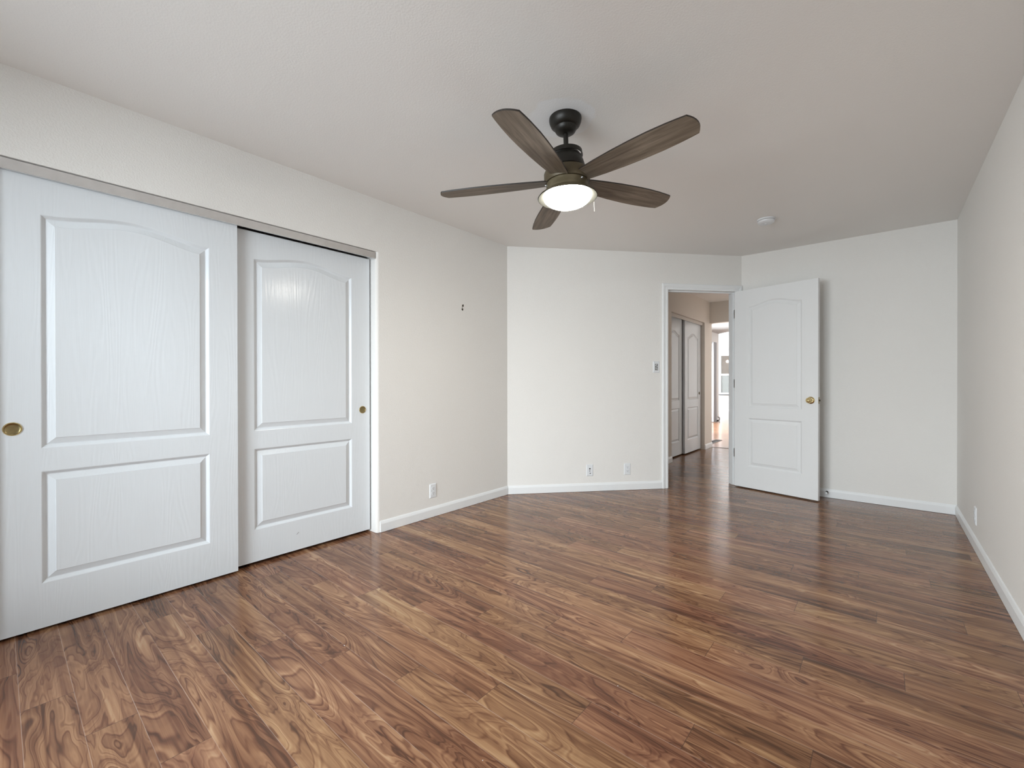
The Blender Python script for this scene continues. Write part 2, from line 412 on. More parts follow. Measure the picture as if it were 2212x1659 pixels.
DT0, DT1, DZ = 1.681, 2.447, 2.060           # clear door opening in the angled wall
bm = nbm(); J = 0.018
wbox(bm, 0, -T, 0, DT0 - J, 0, H)
wbox(bm, DT0 - J, -T, DZ + J, DT1 + J, 0, H)
wbox(bm, DT1 + J, -T, 0, LB, 0, H)
struct('wall_angled', bm, WALL, 'off-white angled wall with the open doorway', 'wall')
bm = nbm(); box(bm, X2 - 0.03, L, 0, W + T, L + T, H)
struct('wall_far', bm, WALL, 'off-white far wall behind the open white door', 'wall')
bm = nbm(); box(bm, W, YB - T, 0, W + T, L, H)
struct('wall_right', bm, WALL, 'plain grey-lit wall at the right edge', 'wall')
WX0, WX1, WZ0, WZ1 = 0.42, 2.38, 0.30, 2.12
bm = nbm()
box(bm, -T, YB - T, 0, WX0, YB, H); box(bm, WX1, YB - T, 0, W, YB, H)
box(bm, WX0, YB - T, 0, WX1, YB, WZ0); box(bm, WX0, YB - T, WZ1, WX1, YB, H)
struct('wall_back', bm, WALL, 'window wall behind the photographer', 'wall')
wn1 = thing('window_1', 'white framed bedroom window behind the photographer', 'window', ((WX0 + WX1) / 2, YB, WZ0), kind='structure')
hw = (WX1 - WX0) / 2; hh = WZ1 - WZ0
bm = nbm()
box(bm, -hw, -0.10, 0, hw, -0.04, 0.05); box(bm, -hw, -0.10, hh - 0.05, hw, -0.04, hh)
for x in (-hw, -0.025, hw - 0.05): box(bm, x, -0.10, 0.05, x + 0.05, -0.04, hh - 0.05)
obj('window_frame', bm, TRIM, wn1)
bm = nbm(); box(bm, -hw + 0.05, -0.072, 0.05, -0.025, -0.068, hh - 0.05); box(bm, 0.025, -0.072, 0.05, hw - 0.05, -0.068, hh - 0.05)
obj('glass', bm, GLASS, wn1)

# ------------------------------------------------------------------ hall, living room and dining walls
HO0, HO1, HOZ = 6.085, 7.55, 2.075            # hall closet opening along y
yb_ = Y1 + T / abs(E_.x) * 0 + HX * E_.y / E_.x + T / E_.x - 0.004
bm = nbm()
box(bm, HX - T, yb_, 0, HX, HO0, H); box(bm, HX - T, HO0, HOZ, HX, HO1, H); box(bm, HX - T, HO1, 0, HX, HY + T, H)
struct('wall_hall', bm, HALLW, 'taupe hall wall with the narrow sliding closet', 'wall')
bm = nbm()
box(bm, -0.10, 6.0, 0, -0.02, 7.7, H); box(bm, -0.02, 6.0, 0, HX - T, 6.05, H); box(bm, -0.02, 7.64, 0, HX - T, 7.7, H)
struct('wall_hall_closet', bm, HALLW, 'dark inside of the hall closet', 'wall')
bm = nbm(); box(bm, HX, HY, 2.09, 1.74, HY + T, H); box(bm, 1.74, HY, 0, 5.2, HY + T, H)
struct('wall_hall_end', bm, HALLW, 'taupe header over the opening at the hall end', 'wall')
bm = nbm(); box(bm, 1.74, L + T, 0, 1.86, HY, H)
struct('wall_hall_right', bm, HALLW, 'hall wall hidden behind the bedroom door', 'wall')
LX = -0.87
bm = nbm()
box(bm, LX - T, HY + T, 0, LX, 8.85, 2.75); box(bm, LX - T, 12.72, 0, LX, 13.85, 2.75); box(bm, LX - T, 8.85, 2.12, LX, 12.72, 2.75)
box(bm, LX - T, HY, 0, HX - T, HY + T, 2.75)
box(bm, 5.08, HY + T, 0, 5.2, 17.9, 3.7)
struct('wall_living', bm, LIVW, 'pale wall edge right of the grey curtain', 'wall')
FY = 17.74
FX0, FX1, FZ0, FZ1 = -1.885, -0.90, 0.655, 2.146
bm = nbm()
box(bm, -4.2, FY, 0, FX0, FY + T, 3.6); box(bm, FX1, FY, 0, 5.2, FY + T, 3.6)
box(bm, FX0, FY, 0, FX1, FY + T, FZ0); box(bm, FX0, FY, FZ1, FX1, FY + T, 3.6)
box(bm, -4.2, 13.85 - T, 0, LX - T, 13.85, 3.6)
box(bm, -0.99, 13.79, 2.7, 5.2, 13.85, 3.7)
box(bm, -4.2, 13.85, 0, -4.08, 14.4, 3.6); box(bm, -4.2, 17.4, 0, -4.08, FY, 3.6); box(bm, -4.2, 14.4, 0, -4.08, 17.4, 0.5); box(bm, -4.2, 14.4, 2.5, -4.08, 17.4, 3.6)
struct('wall_dining', bm, LIVW, 'bright white far wall around the distant window', 'wall')

# far window
wn2 = thing('window_2', 'small distant sash window seen through the hall', 'window', (FX0, FY, FZ0), kind='structure')
fw_, fh_ = FX1 - FX0, FZ1 - FZ0
bm = nbm(); s = 0.05
box(bm, 0, 0.01, 0, fw_, 0.07, s); box(bm, 0, 0.01, fh_ - s, fw_, 0.07, fh_)
box(bm, 0, 0.01, s, s, 0.07, fh_ - s); box(bm, fw_ - s, 0.01, s, fw_, 0.07, fh_ - s)
obj('window_frame', bm, TRIM, wn2)
bm = nbm(); box(bm, s, 0.0, 0.70, fw_ - s, 0.06, 0.76)
tag(obj('meeting_rail', bm, ALU, wn2), 'grey metal meeting rail')
bm = nbm(); box(bm, s, 0.035, 0.76, fw_ - s, 0.039, fh_ - s); tag(obj('upper_pane', bm, GLASS, wn2), 'clear upper pane')
bm = nbm(); box(bm, s, 0.035, s, fw_ - s, 0.039, 0.70); tag(obj('lower_pane', bm, SCREEN, wn2), 'greyish screened lower pane')
bm = nbm(); box(bm, -0.02, -0.05, -0.04, fw_ + 0.02, 0.0, 0.0); tag(obj('window_sill', bm, simple('sill_shadow', (0.06, 0.07, 0.075), 0.5), wn2), 'thin sill coloured dark for its shadow')  # the shadow line at the sill is painted as its colour

# outside the far window
bm = nbm(); box(bm, -9, 21.5, 0, 5, 21.7, 2.55); box(bm, -9, 20.6, 2.55, 5, 21.7, 2.7)
struct('exterior_wall', bm, TAN, 'tan exterior wall seen through the far window', 'wall')
bm = nbm(); box(bm, -12, 18.0, -0.12, 8, 40, -0.04)
struct('exterior_ground', bm, LAWN, 'pale ground outside the far window', 'ground')

# ------------------------------------------------------------------ baseboards
BH, BT = 0.083, 0.012
def base_prof(bm, A, B, n):
    """moulded baseboard from A to B (2D), n = outward 2D normal"""
    A, B, n = Vector(A), Vector(B), Vector(n)
    prof = [(0.0, 0.002), (BT, 0.002), (BT, BH - 0.022), (BT * 0.72, BH - 0.012), (BT * 0.45, BH - 0.004), (BT * 0.2, BH), (0.0, BH)]
    ra = [bm.verts.new((A.x + n.x * o, A.y + n.y * o, z)) for o, z in prof]
    rb = [bm.verts.new((B.x + n.x * o, B.y + n.y * o, z)) for o, z in prof]
    k = len(prof)
    for i in range(k): bm.faces.new((ra[i], ra[(i + 1) % k], rb[(i + 1) % k], rb[i]))
    bm.faces.new(ra[::-1]); bm.faces.new(rb)
bm = nbm(); base_prof(bm, (0, OY1 + rr_ + 0.003), (0, Y1 - 0.004), (1, 0))
struct('baseboard_left', bm, TRIM, 'white baseboard on the left wall right of the closet', 'baseboard')
p0, p1 = wb(0.006, 0, 0), wb(1.618, 0, 0)
bm = nbm(); base_prof(bm, p0[:2], p1[:2], NB[:2])
struct('baseboard_angled', bm, TRIM, 'white baseboard on the angled wall', 'baseboard')
bm = nbm(); base_prof(bm, (X2 + 0.02, L), (W, L), (0, -1))
struct('baseboard_far', bm, TRIM, 'white baseboard on the far wall behind the door', 'baseboard')
bm = nbm(); base_prof(bm, (W, L - BT), (W, YB), (-1, 0))
struct('baseboard_right', bm, TRIM, 'white baseboard running along the right wall', 'baseboard')
bm = nbm(); base_prof(bm, (HX, HO1 + 0.012), (HX, HY + T), (1, 0)); base_prof(bm, (HX, 5.3), (HX, HO0 - 0.0), (1, 0))
struct('baseboard_hall', bm, TRIM, 'short white baseboard beside the hall closet', 'baseboard')
bm = nbm(); base_prof(bm, (-4.0, FY), (5.0, FY), (0, -1))
struct('baseboard_dining', bm, TRIM, 'white baseboard below the far window', 'baseboard')
bm = nbm(); box(bm, HX + 0.012, 7.915, 0.0, 1.74, 7.945, 0.004)
struct('trim_3', bm, VENTM, 'thin dark floor transition strip at the hall end', 'transition strip')

# ------------------------------------------------------------------ doorway casing and jamb
casing = thing('trim_1', 'white moulded casing around the open doorway', 'door casing', wb((DT0 + DT1) / 2, 0, 0), math.atan2(E_.y, E_.x), kind='structure')
cx = (DT0 + DT1) / 2
def cprof(flip):
    p = [(0.0, 0.0), (0.0, 0.010), (0.010, 0.012), (0.022, 0.012), (0.026, 0.009), (0.034, 0.013), (0.044, 0.017), (0.058, 0.018), (0.063, 0.015), (0.063, 0.0)]
    return p
def vcasing(t_in, sgn, wmax):
    """vertical casing: profile measured outwards from the opening"""
    bm = nbm(); pr = cprof(0); sc_ = wmax / 0.063
    z1 = DZ
    a, b = [], []
    for q, o in pr:
        q *= sc_
        t = t_in - cx + sgn * q
        a.append(bm.verts.new((t, -o, 0.002))); b.append(bm.verts.new((t, -o, z1 + q)))
    k = len(pr)
    for i in range(k): bm.faces.new((a[i], a[(i + 1) % k], b[(i + 1) % k], b[i]))
    bm.faces.new(a); bm.faces.new(b[::-1]); return bm
# local frame: x along wall, -y into the room
obj('casing_leg', vcasing(DT0 - 0.003, -1, 0.063), TRIM, casing)
obj('casing_leg', vcasing(DT1 + 0.004, 1, LB - DT1 - 0.006), TRIM, casing)
bm = nbm(); pr = cprof(0); a, b = [], []
for q, o in pr:
    a.append(bm.verts.new((DT0 - 0.003 - cx - q, -o, DZ + q))); b.append(bm.verts.new((DT1 + 0.004 - cx + min(q, LB - DT1 - 0.006), -o, DZ + q)))
k = len(pr)
for i in range(k): bm.faces.new((a[i], a[(i + 1) % k], b[(i + 1) % k], b[i]))
bm.faces.new(a); bm.faces.new(b[::-1])
obj('casing_head', bm, TRIM, casing)
bm = nbm(); x0, x1 = DT0 - cx, DT1 - cx
box(bm, x0 - J, 0.0, 0.002, x0, T, DZ); box(bm, x1, 0.0, 0.002, x1 + J, T, DZ); box(bm, x0 - J, 0, DZ, x1 + J, T, DZ + J)
obj('jamb', bm, TRIM, casing)
bm = nbm(); box(bm, x0, 0.042, 0.002, x0 + 0.010, 0.080, DZ); box(bm, x1 - 0.010, 0.042, 0.002, x1, 0.080, DZ); box(bm, x0 + 0.01, 0.042, DZ - 0.010, x1 - 0.01, 0.080, DZ)
obj('stop_moulding', bm, TRIM, casing)

# ------------------------------------------------------------------ moulded two-panel doors
def door_mesh(w_, h_, th, px0, px1, lz, uz, arch, n=28):
    """slab, front face y=0 looking to -y, two raised panels, the upper one with a cathedral arch"""
    bm = nbm()
    def V(x, y, z): return bm.verts.new((x, y, z))
    def arc(s): return arch * (0.5 - 0.5 * math.cos(2 * PI * s)) ** 0.85 if 0 < s < 1 else 0.0
    steps = [(0.0, 0.0), (0.003, 0.0012), (0.014, 0.0115), (0.0175, 0.0120), (0.0435, 0.0022), (0.0445, 0.0002), (0.0455, 0.0)]
    def loop(z0, z1, inset, d, ar):
        xa, xb = px0 + inset, px1 - inset
        bot = [V(xa + (xb - xa) * i / n, d, z0 + inset) for i in range(n + 1)]
        top = [V(xa + (xb - xa) * i / n, d, z1 - inset + (arc(i / n) if ar else 0.0)) for i in range(n + 1)]
        return bot, top
    outer = []
    for (z0, z1), ar in ((lz, False), (uz, True)):
        pb = None
        for ins, d in steps:
            b_, t_ = loop(z0, z1, ins, d, ar)
            if pb:
                ob, ot = pb
                for i in range(n):
                    bm.faces.new((ob[i], ob[i + 1], b_[i + 1], b_[i])); bm.faces.new((t_[i], t_[i + 1], ot[i + 1], ot[i]))
                bm.faces.new((ob[0], b_[0], t_[0], ot[0])); bm.faces.new((b_[-1], ob[-1], ot[-1], t_[-1]))
            else: outer.append((b_, t_))
            pb = (b_, t_)
        b_, t_ = pb
        for i in range(n): bm.faces.new((b_[i], b_[i + 1], t_[i + 1], t_[i]))
    (b0, t0), (b1, t1) = outer
    fl = [V(px0 + (px1 - px0) * i / n, 0, 0) for i in range(n + 1)]; ft = [V(px0 + (px1 - px0) * i / n, 0, h_) for i in range(n + 1)]
    for i in range(n):
        bm.faces.new((fl[i], fl[i + 1], b0[i + 1], b0[i])); bm.faces.new((t0[i], t0[i + 1], b1[i + 1], b1[i])); bm.faces.new((t1[i], t1[i + 1], ft[i + 1], ft[i]))
    cA = [V(0, 0, 0), V(0, 0, h_)]; cB = [V(w_, 0, 0), V(w_, 0, h_)]
    bm.faces.new((cA[0], fl[0], b0[0], t0[0], b1[0], t1[0], ft[0], cA[1]))
    bm.faces.new((cB[1], ft[-1], t1[-1], b1[-1], t0[-1], b0[-1], fl[-1], cB[0]))
    k = [V(0, th, 0), V(w_, th, 0), V(w_, th, h_), V(0, th, h_)]
    bm.faces.new((k[1], k[0], k[3], k[2]))
    bm.faces.new((cA[0], cA[1], k[3], k[0])); bm.faces.new((cB[1], cB[0], k[1], k[2]))
    bm.faces.new([cA[1]] + ft + [cB[1], k[2], k[3]]); bm.faces.new([cB[0]] + fl[::-1] + [cA[0], k[0], k[1]])
    return bm

RY = Matrix.Rotation(PI / 2, 4, 'X')      # local z axis of a lathe -> -y (out of the door face)
def pull(parent, x, z, r, m1=BRASS, m2=BRASSD):
    bm = nbm(); lathe(bm, [(r * 0.80, -0.001), (r * 0.80, 0.001), (r * 0.86, 0.0035), (r * 0.95, 0.0035), (r, 0.0015), (r, -0.001)], 40, caps=False)
    move(bm, Matrix.Translation((x, 0, z)) @ RY)
    p = tag(obj('finger_pull', bm, m1, parent, smooth=True), 'brass ring of the flush finger pull')
    bm = nbm(); lathe(bm, [(0.0, 0.0004), (r * 0.55, 0.0005), (r * 0.78, 0.0012), (r * 0.82, 0.0022)], 40, caps=False)
    move(bm, Matrix.Translation((x, 0, z)) @ RY)
    tag(obj('pull_cup', bm, m2, p, smooth=True), 'darker dished cup of the pull')

# bedroom closet: front (left) and back (right) door; local x runs along world +y
cl1 = thing('door_1', 'left white sliding closet door, overlapping in front', 'closet door', (-0.030, 0.050, 0.012), PI / 2, 'sliding doors of the bedroom closet', 'structure')
obj('door_panel', door_mesh(0.925, 2.02, 0.032, 0.150, 0.787, (0.197, 0.696), (0.798, 1.837), 0.047), DOORP, cl1)
pull(cl1, 0.066, 0.891, 0.029)
cl2 = thing('door_2', 'right white sliding closet door, recessed behind the other', 'closet door', (-0.070, 0.932, 0.020), PI / 2, 'sliding doors of the bedroom closet', 'structure')
obj('door_panel', door_mesh(0.921, 1.989, 0.032, 0.143, 0.779, (0.191, 0.682), (0.790, 1.829), 0.047), DOORP, cl2)
pull(cl2, 0.862, 0.884, 0.0265)
bm = nbm()
tube(bm, [(0.392, -0.0002, 0.100), (0.398, -0.0004, 0.106), (0.406, -0.0002, 0.112)], 0.0012, 6)
tag(obj('scuff_mark', bm, SCUFF, cl2), 'small grey scuff near the bottom')
# aluminium track fascia across the closet head
bm = nbm()
box(bm, -0.014, OY0, 2.006, -0.006, 1.861, 2.0525); box(bm, -0.112, OY0, 2.046, -0.014, 1.861, 2.0545); box(bm, -0.018, OY0, 2.006, -0.014, 1.861, 2.012)
tag(obj('closet_track', bm, ALU, bevel=0.001), 'grey metal track fascia above the bedroom closet doors', 'door track', kind='structure')

# hall closet doors
hc1 = thing('door_3', 'left hall closet door, set back behind the other', 'closet door', (0.500, 6.09, 0.02), PI / 2, 'sliding doors of the hall closet', 'structure')
obj('door_panel', door_mesh(0.745, 2.03, 0.030, 0.085, 0.585, (0.197, 0.696), (0.805, 1.790), 0.055), DOORP, hc1)
hc2 = thing('door_4', 'right hall closet door, in front with a dark pull', 'closet door', (0.540, 6.792, 0.02), PI / 2, 'sliding doors of the hall closet', 'structure')
obj('door_panel', door_mesh(0.742, 2.02, 0.030, 0.120, 0.622, (0.197, 0.696), (0.805, 1.790), 0.055), DOORP, hc2)
pull(hc2, 0.672, 0.903, 0.024, BRASSD, DARK)
bm = nbm()
box(bm, 0.560, HO0, 2.027, 0.568, HO1 - 0.002, 2.073); box(bm, 0.49, HO0, 2.065, 0.560, HO1 - 0.002, 2.073)
tag(obj('closet_track', bm, simple('painted_track', (0.62, 0.57, 0.52), 0.45)), 'pale track fascia above the hall closet doors', 'door track', kind='structure')

# bedroom door, swung into the room
DA = math.atan2(-0.2348, 0.9720)
bd = thing('door_5', 'open white two-panel bedroom door with brass knob', 'door', (1.625, 5.115, 0.012), DA, kind='structure')
obj('door_panel', door_mesh(0.763, 2.042, 0.035, 0.137, 0.631, (0.220, 0.721), (0.828, 1.867), 0.046), DOORB, bd)
kb = None
bm = nbm()
lathe(bm, [(0.0, 0.0), (0.033, 0.0), (0.033, 0.003), (0.030, 0.006), (0.014, 0.009), (0.012, 0.020), (0.013, 0.028)], 32, caps=False)
move(bm, Matrix.Translation((0.703, 0, 0.920)) @ RY)
kb = tag(obj('door_knob', bm, BRASS, bd, smooth=True), 'polished brass rosette and stem')
bm = nbm()
lathe(bm, [(0.012, 0.024), (0.020, 0.029), (0.0275, 0.037), (0.0275, 0.046), (0.021, 0.055), (0.012, 0.058), (0.009, 0.0565), (0.0, 0.0565)], 8, caps=False)
move(bm, Matrix.Translation((0.703, 0, 0.920)) @ RY)
tag(obj('knob_grip', bm, BRASS, kb), 'faceted brass grip')
bm = nbm()
lathe(bm, [(0.0, 0.0), (0.033, 0.0), (0.033, 0.003), (0.014, 0.009), (0.012, 0.028), (0.020, 0.033), (0.0275, 0.041), (0.0275, 0.050), (0.018, 0.058), (0.0, 0.058)], 24, caps=False)
move(bm, Matrix.Translation((0.703, 0.035, 0.920)) @ Matrix.Rotation(-PI / 2, 4, 'X'))
obj('door_knob', bm, BRASS, bd, smooth=True)
bm = nbm(); box(bm, 0.763, 0.006, 0.890, 0.7642, 0.029, 0.950)
lp = obj('latch_plate', bm, BRASSD, bd)
bm = nbm(); box(bm, 0.7642, 0.011, 0.912, 0.775, 0.024, 0.928)
tag(obj('latch_bolt', bm, simple('dark_latch', (0.06, 0.045, 0.03), 0.4, 0.6), lp, bevel=0.002), 'dark latch bolt')
bd_m = Matrix.Translation((1.625, 5.115, 0.012)) @ Matrix.Rotation(DA, 4, 'Z'); inv = bd_m.inverted()
for zc in (1.815, 1.075, 0.340):
    bm = nbm()
    wbox(bm, DT1 - 0.0016, -0.034, zc + 0.012 - 0.045, DT1 + 0.0002, -0.002, zc + 0.012 + 0.045)
    move(bm, inv)
    hg = tag(obj('hinge', bm, STEEL, bd), 'grey metal hinge leaf')
    bm = nbm(); lathe(bm, [(0.0055, zc - 0.045), (0.0055, zc + 0.045)], 12)
    move(bm, Matrix.Translation((-0.004, 0.040, 0)))
    obj('hinge_knuckle', bm, STEEL, hg, smooth=True)

# ------------------------------------------------------------------ ceiling fan
FT = math.radians(282.14)          # first blade
fan = thing('ceiling_fan', 'dark bronze five-blade ceiling fan with lit bowl lamp', 'ceiling fan', (1.586, 1.945, H))
tilt = Matrix(((1, 0, -0.0255), (0, 1, -0.0099), (0.0255, 0.0099, 1)))
fan.rotation_euler = tilt.to_euler()
bm = nbm()
lathe(bm, [(0.0, 0.001), (0.081, 0.001), (0.082, -0.008), (0.080, -0.020), (0.073, -0.037), (0.063, -0.047), (0.057, -0.050), (0.055, -0.058), (0.048, -0.070), (0.036, -0.078), (0.016, -0.082), (0.0, -0.082)], 48, caps=False)
obj('canopy', bm, BRONZE, fan, smooth=True)
bm = nbm(); lathe(bm, [(0.0125, -0.078), (0.0125, -0.185)], 20); obj('downrod', bm, BRONZE, fan, smooth=True)
bm = nbm()
lathe(bm, [(0.0, -0.152), (0.022, -0.152), (0.026, -0.164), (0.050, -0.174), (0.066, -0.184), (0.076, -0.200), (0.086, -0.226), (0.092, -0.247), (0.094, -0.262), (0.090, -0.264), (0.090, -0.270), (0.0, -0.270)], 56, caps=False)
obj('motor_housing', bm, BRONZE, fan, smooth=True)
bm = nbm()
lathe(bm, [(0.0, -0.268), (0.095, -0.270), (0.112, -0.276), (0.116, -0.284), (0.116, -0.318), (0.110, -0.330), (0.0, -0.330)], 56, caps=False)
tag(obj('blade_hub', bm, BRONZEH, fan, smooth=True), 'bronze hub ring the blades slot into, lamplight painted into its olive tone')
# open collar band over the housing
bm = nbm(); N = 40; rings = []
for i in range(N + 1):
    a = math.radians(-120 + 260 * i / N); drop = -0.012 * 0
    ca, sa = math.cos(a), math.sin(a)
    rings.append([bm.verts.new((ca * r, sa * r, z)) for r, z in ((0.076, -0.172), (0.080, -0.172), (0.083, -0.194), (0.079, -0.194))])
for a, b in zip(rings, rings[1:]):
    for k in range(4): bm.faces.new((a[k], a[(k + 1) % 4], b[(k + 1) % 4], b[k]))
bm.faces.new(rings[0][::-1]); bm.faces.new(rings[-1])
obj('collar_ring', bm, BRONZE, fan, smooth=True)
# light kit
bm = nbm()
lathe(bm, [(0.0, -0.328), (0.100, -0.328), (0.104, -0.333), (0.104, -0.352), (0.108, -0.358), (0.110, -0.372), (0.118, -0.378), (0.130, -0.386), (0.146, -0.398), (0.150, -0.4035), (0.147, -0.4035), (0.128, -0.393), (0.118, -0.386), (0.0, -0.386)], 64, caps=False)
lk_ = tag(obj('light_fitter', bm, BRONZEL, fan, smooth=True), 'flared bronze fitter rim around the bowl')
bm = nbm()
lathe(bm, [(0.1195, -0.3865), (0.128, -0.3945), (0.1475, -0.4055), (0.1495, -0.4045), (0.1475, -0.4035), (0.128, -0.392), (0.1195, -0.3845)], 64, caps=False)
tag(obj('rim_lining', bm, RIMIN, lk_, smooth=True), 'pale inside of the rim')
bm = nbm()
prof = [(0.119, -0.386), (0.122, -0.394)]
for k in range(1, 11):
    a = k / 10 * PI / 2
    prof.append((0.122 * math.cos(a), -0.396 - 0.056 * math.sin(a)))
prof[-1] = (0.0, prof[-1][1])
lathe(bm, prof, 64, caps=False)
tag(obj('glass_bowl', bm, BOWL, lk_, smooth=True), 'glowing white frosted glass bowl')
for k in range(3):
    a = math.radians(225 + 120 * k); bm = nbm()
    lathe(bm, [(0.0, 0.0), (0.005, 0.0), (0.005, 0.006), (0.003, 0.009), (0.0, 0.009)], 12, caps=False)
    move(bm, Matrix.Translation((0.104 * math.cos(a), 0.104 * math.sin(a), -0.343)) @ Matrix.Rotation(a, 4, 'Z') @ Matrix.Rotation(PI / 2, 4, 'Y'))
    obj('thumb_screw', bm, STEEL, lk_, smooth=True)
bm = nbm(); ca = math.radians(60)
tube(bm, [(0.108 * math.cos(ca), 0.108 * math.sin(ca), -0.36), (0.153 * math.cos(ca), 0.153 * math.sin(ca), -0.400), (0.154 * math.cos(ca), 0.154 * math.sin(ca), -0.455)], 0.0009, 8)
tag(obj('pull_chain', bm, simple('pale_chain', (0.10, 0.10, 0.09), 0.4), fan), 'short pale pull chain')
# blades
def blade_mesh():
    bm = nbm(); st = []
    for r, hw_ in ((0.085, 0.040), (0.12, 0.0475), (0.20, 0.0575), (0.30, 0.0665), (0.40, 0.0715), (0.48, 0.0725), (0.56, 0.069), (0.61, 0.0645), (0.645, 0.0600)):
        st.append((r, hw_))
    up_ = [(r, h_) for r, h_ in st]
    tip = [(0.645 + 0.022 * (1 - (s * s)), s * 0.060) for s in (0.99, 0.75, 0.5, 0.25, 0, -0.25, -0.5, -0.75, -0.99)]
    dn = [(r, -h_) for r, h_ in reversed(st)]
    pts = up_ + tip + dn
    a = [bm.verts.new((x, y, -0.0035)) for x, y in pts]; b = [bm.verts.new((x, y, 0.0035)) for x, y in pts]
    n = len(pts)
    bm.faces.new(a[::-1]); bm.faces.new(b)
    for i in range(n):
        f = bm.faces.new((a[i], a[(i + 1) % n], b[(i + 1) % n], b[i])); f.material_index = 1
    return bm
first = None
for k in range(5):
    if first is None:
        first = obj('blade', blade_mesh(), BLADE, fan, extra=[BLADEE]); b_o = first
    else:
        b_o = first.copy(); COL.objects.link(b_o); b_o.parent = fan
    b_o.location = (0, 0, -0.3205)
    b_o.rotation_euler = (Matrix.Rotation(FT + k * math.radians(72), 4, 'Z') @ Matrix.Rotation(math.radians(-10.3), 4, 'X')).to_euler()

# ------------------------------------------------------------------ smoke detector
sd = thing('smoke_detector', 'white round smoke detector on the ceiling near the doorway', 'smoke detector', (2.084, 4.171, H))
bm = nbm(); lathe(bm, [(0.0, 0.0), (0.066, 0.0), (0.066, -0.010), (0.062, -0.012), (0.0, -0.012)], 40, caps=False); obj('base_plate', bm, PLAST, sd, smooth=True)
bm = nbm(); lathe(bm, [(0.060, -0.012), (0.063, -0.016), (0.060, -0.027), (0.050, -0.035), (0.030, -0.037), (0.0, -0.037)], 40, caps=False); obj('cover', bm, PLAST, sd, smooth=True)
bm = nbm(); lathe(bm, [(0.0, -0.037), (0.012, -0.037), (0.012, -0.040), (0.0, -0.040)], 20, caps=False); obj('test_button', bm, PLAST, sd, smooth=True)
bm = nbm(); lathe(bm, [(0.0608, -0.0125), (0.0620, -0.0125), (0.0620, -0.0145), (0.0608, -0.0145)], 40, caps=False); tag(obj('vent_slot', bm, PLASTG, sd), 'dark slot around the cover')

# ------------------------------------------------------------------ wall plates (local: plate in xz, facing -y)
def plate_mesh(w_=0.072, h_=0.117, t=0.006, b_=0.006):
    bm = nbm()
    a = [bm.verts.new((x, 0, z)) for x, z in ((-w_ / 2, -h_ / 2), (w_ / 2, -h_ / 2), (w_ / 2, h_ / 2), (-w_ / 2, h_ / 2))]
    c = [bm.verts.new((x, -t, z)) for x, z in ((-w_ / 2 + b_, -h_ / 2 + b_), (w_ / 2 - b_, -h_ / 2 + b_), (w_ / 2 - b_, h_ / 2 - b_), (-w_ / 2 + b_, h_ / 2 - b_))]
    bm.faces.new(a[::-1]); bm.faces.new(c)
    for i in range(4): bm.faces.new((a[i], a[(i + 1) % 4], c[(i + 1) % 4], c[i]))
    return bm
def disc(bm, x, z, r, y0, y1, seg=20, flat=0.0):
    b2 = nbm(); lathe(b2, [(0, 0), (r, 0), (r, y1 - y0), (0, y1 - y0)], seg, caps=False)
    for v in b2.verts:
        if flat: v.co.y = max(-flat, min(flat, v.co.y))
    move(b2, Matrix.Translation((x, -y0, z)) @ RY)
    me = bpy.data.meshes.new('t'); b2.to_mesh(me); b2.free(); bm.from_mesh(me); bpy.data.meshes.remove(me)
def duplex(name, label, loc, rz):
    o = thing(name, label, 'wall outlet', loc, rz, 'white duplex outlets')
    obj('cover_plate', plate_mesh(), PLAST, o)
    for dz in (0.0195, -0.0195):
        bm = nbm(); disc(bm, 0, dz, 0.0172, 0.0055, 0.0080, 28, 0.0135)
        so = obj('socket', bm, PLAST, o)
        bm = nbm()
        box(bm, -0.0075, -0.0084, dz + 0.001, -0.0053, -0.0078, dz + 0.0085); box(bm, 0.0053, -0.0084, dz + 0.0015, 0.0075, -0.0078, dz + 0.0080)
        disc(bm, 0, dz - 0.0065, 0.0026, 0.0078, 0.0084, 14)
        tag(obj('slots', bm, SLOT, so), 'dark plug slots')
    bm = nbm(); disc(bm, 0, 0, 0.003, 0.0055, 0.0072, 14); obj('screw', bm, PLAST, o)
    return o
duplex('wall_outlet', 'white duplex outlet low on the left wall beside the closet', (0, 2.387, 0.213), PI / 2)
ang = math.atan2(E_.y, E_.x)
duplex('wall_outlet', 'white duplex outlet on the angled wall, nearer the doorway', wb(1.238, 0, 0.212), ang)
duplex('wall_outlet', 'white duplex outlet seen edge-on on the right wall', (W, 4.238, 0.219), -PI / 2)
jk = thing('jack_plate', 'white jack plate with three dark holes on the angled wall', 'wall plate', wb(0.839, 0, 0.212), ang)
obj('cover_plate', plate_mesh(), PLAST, jk)
for z, r, x in ((0.016, 0.0075, 0.0), (-0.006, 0.0050, -0.001), (-0.030, 0.0055, 0.003)):
    bm = nbm(); disc(bm, x, z, r, 0.0058, 0.0066, 18); tag(obj('jack', bm, DARK, jk), 'dark round jack')
for z in (0.042, -0.046):
    bm = nbm(); disc(bm, 0, z, 0.0028, 0.0055, 0.0070, 12); obj('screw', bm, PLAST, jk)
sw = thing('light_switch', 'white switch plate with grey control left of the doorway', 'light switch', wb(1.551, 0, 1.258), ang)
obj('cover_plate', plate_mesh(), PLAST, sw)
bm = nbm(); box(bm, -0.0165, -0.0072, -0.034, 0.0165, -0.0055, 0.034); tag(obj('control_face', bm, PLASTG, sw, bevel=0.0008), 'mottled grey control face')
for x, z in ((-0.007, 0.018), (0.006, 0.004), (-0.004, -0.012), (0.007, -0.020), (0.0, 0.026)):
    bm = nbm(); disc(bm, x, z, 0.0042, 0.0070, 0.0086, 14); obj('button', bm, PLAST, sw)

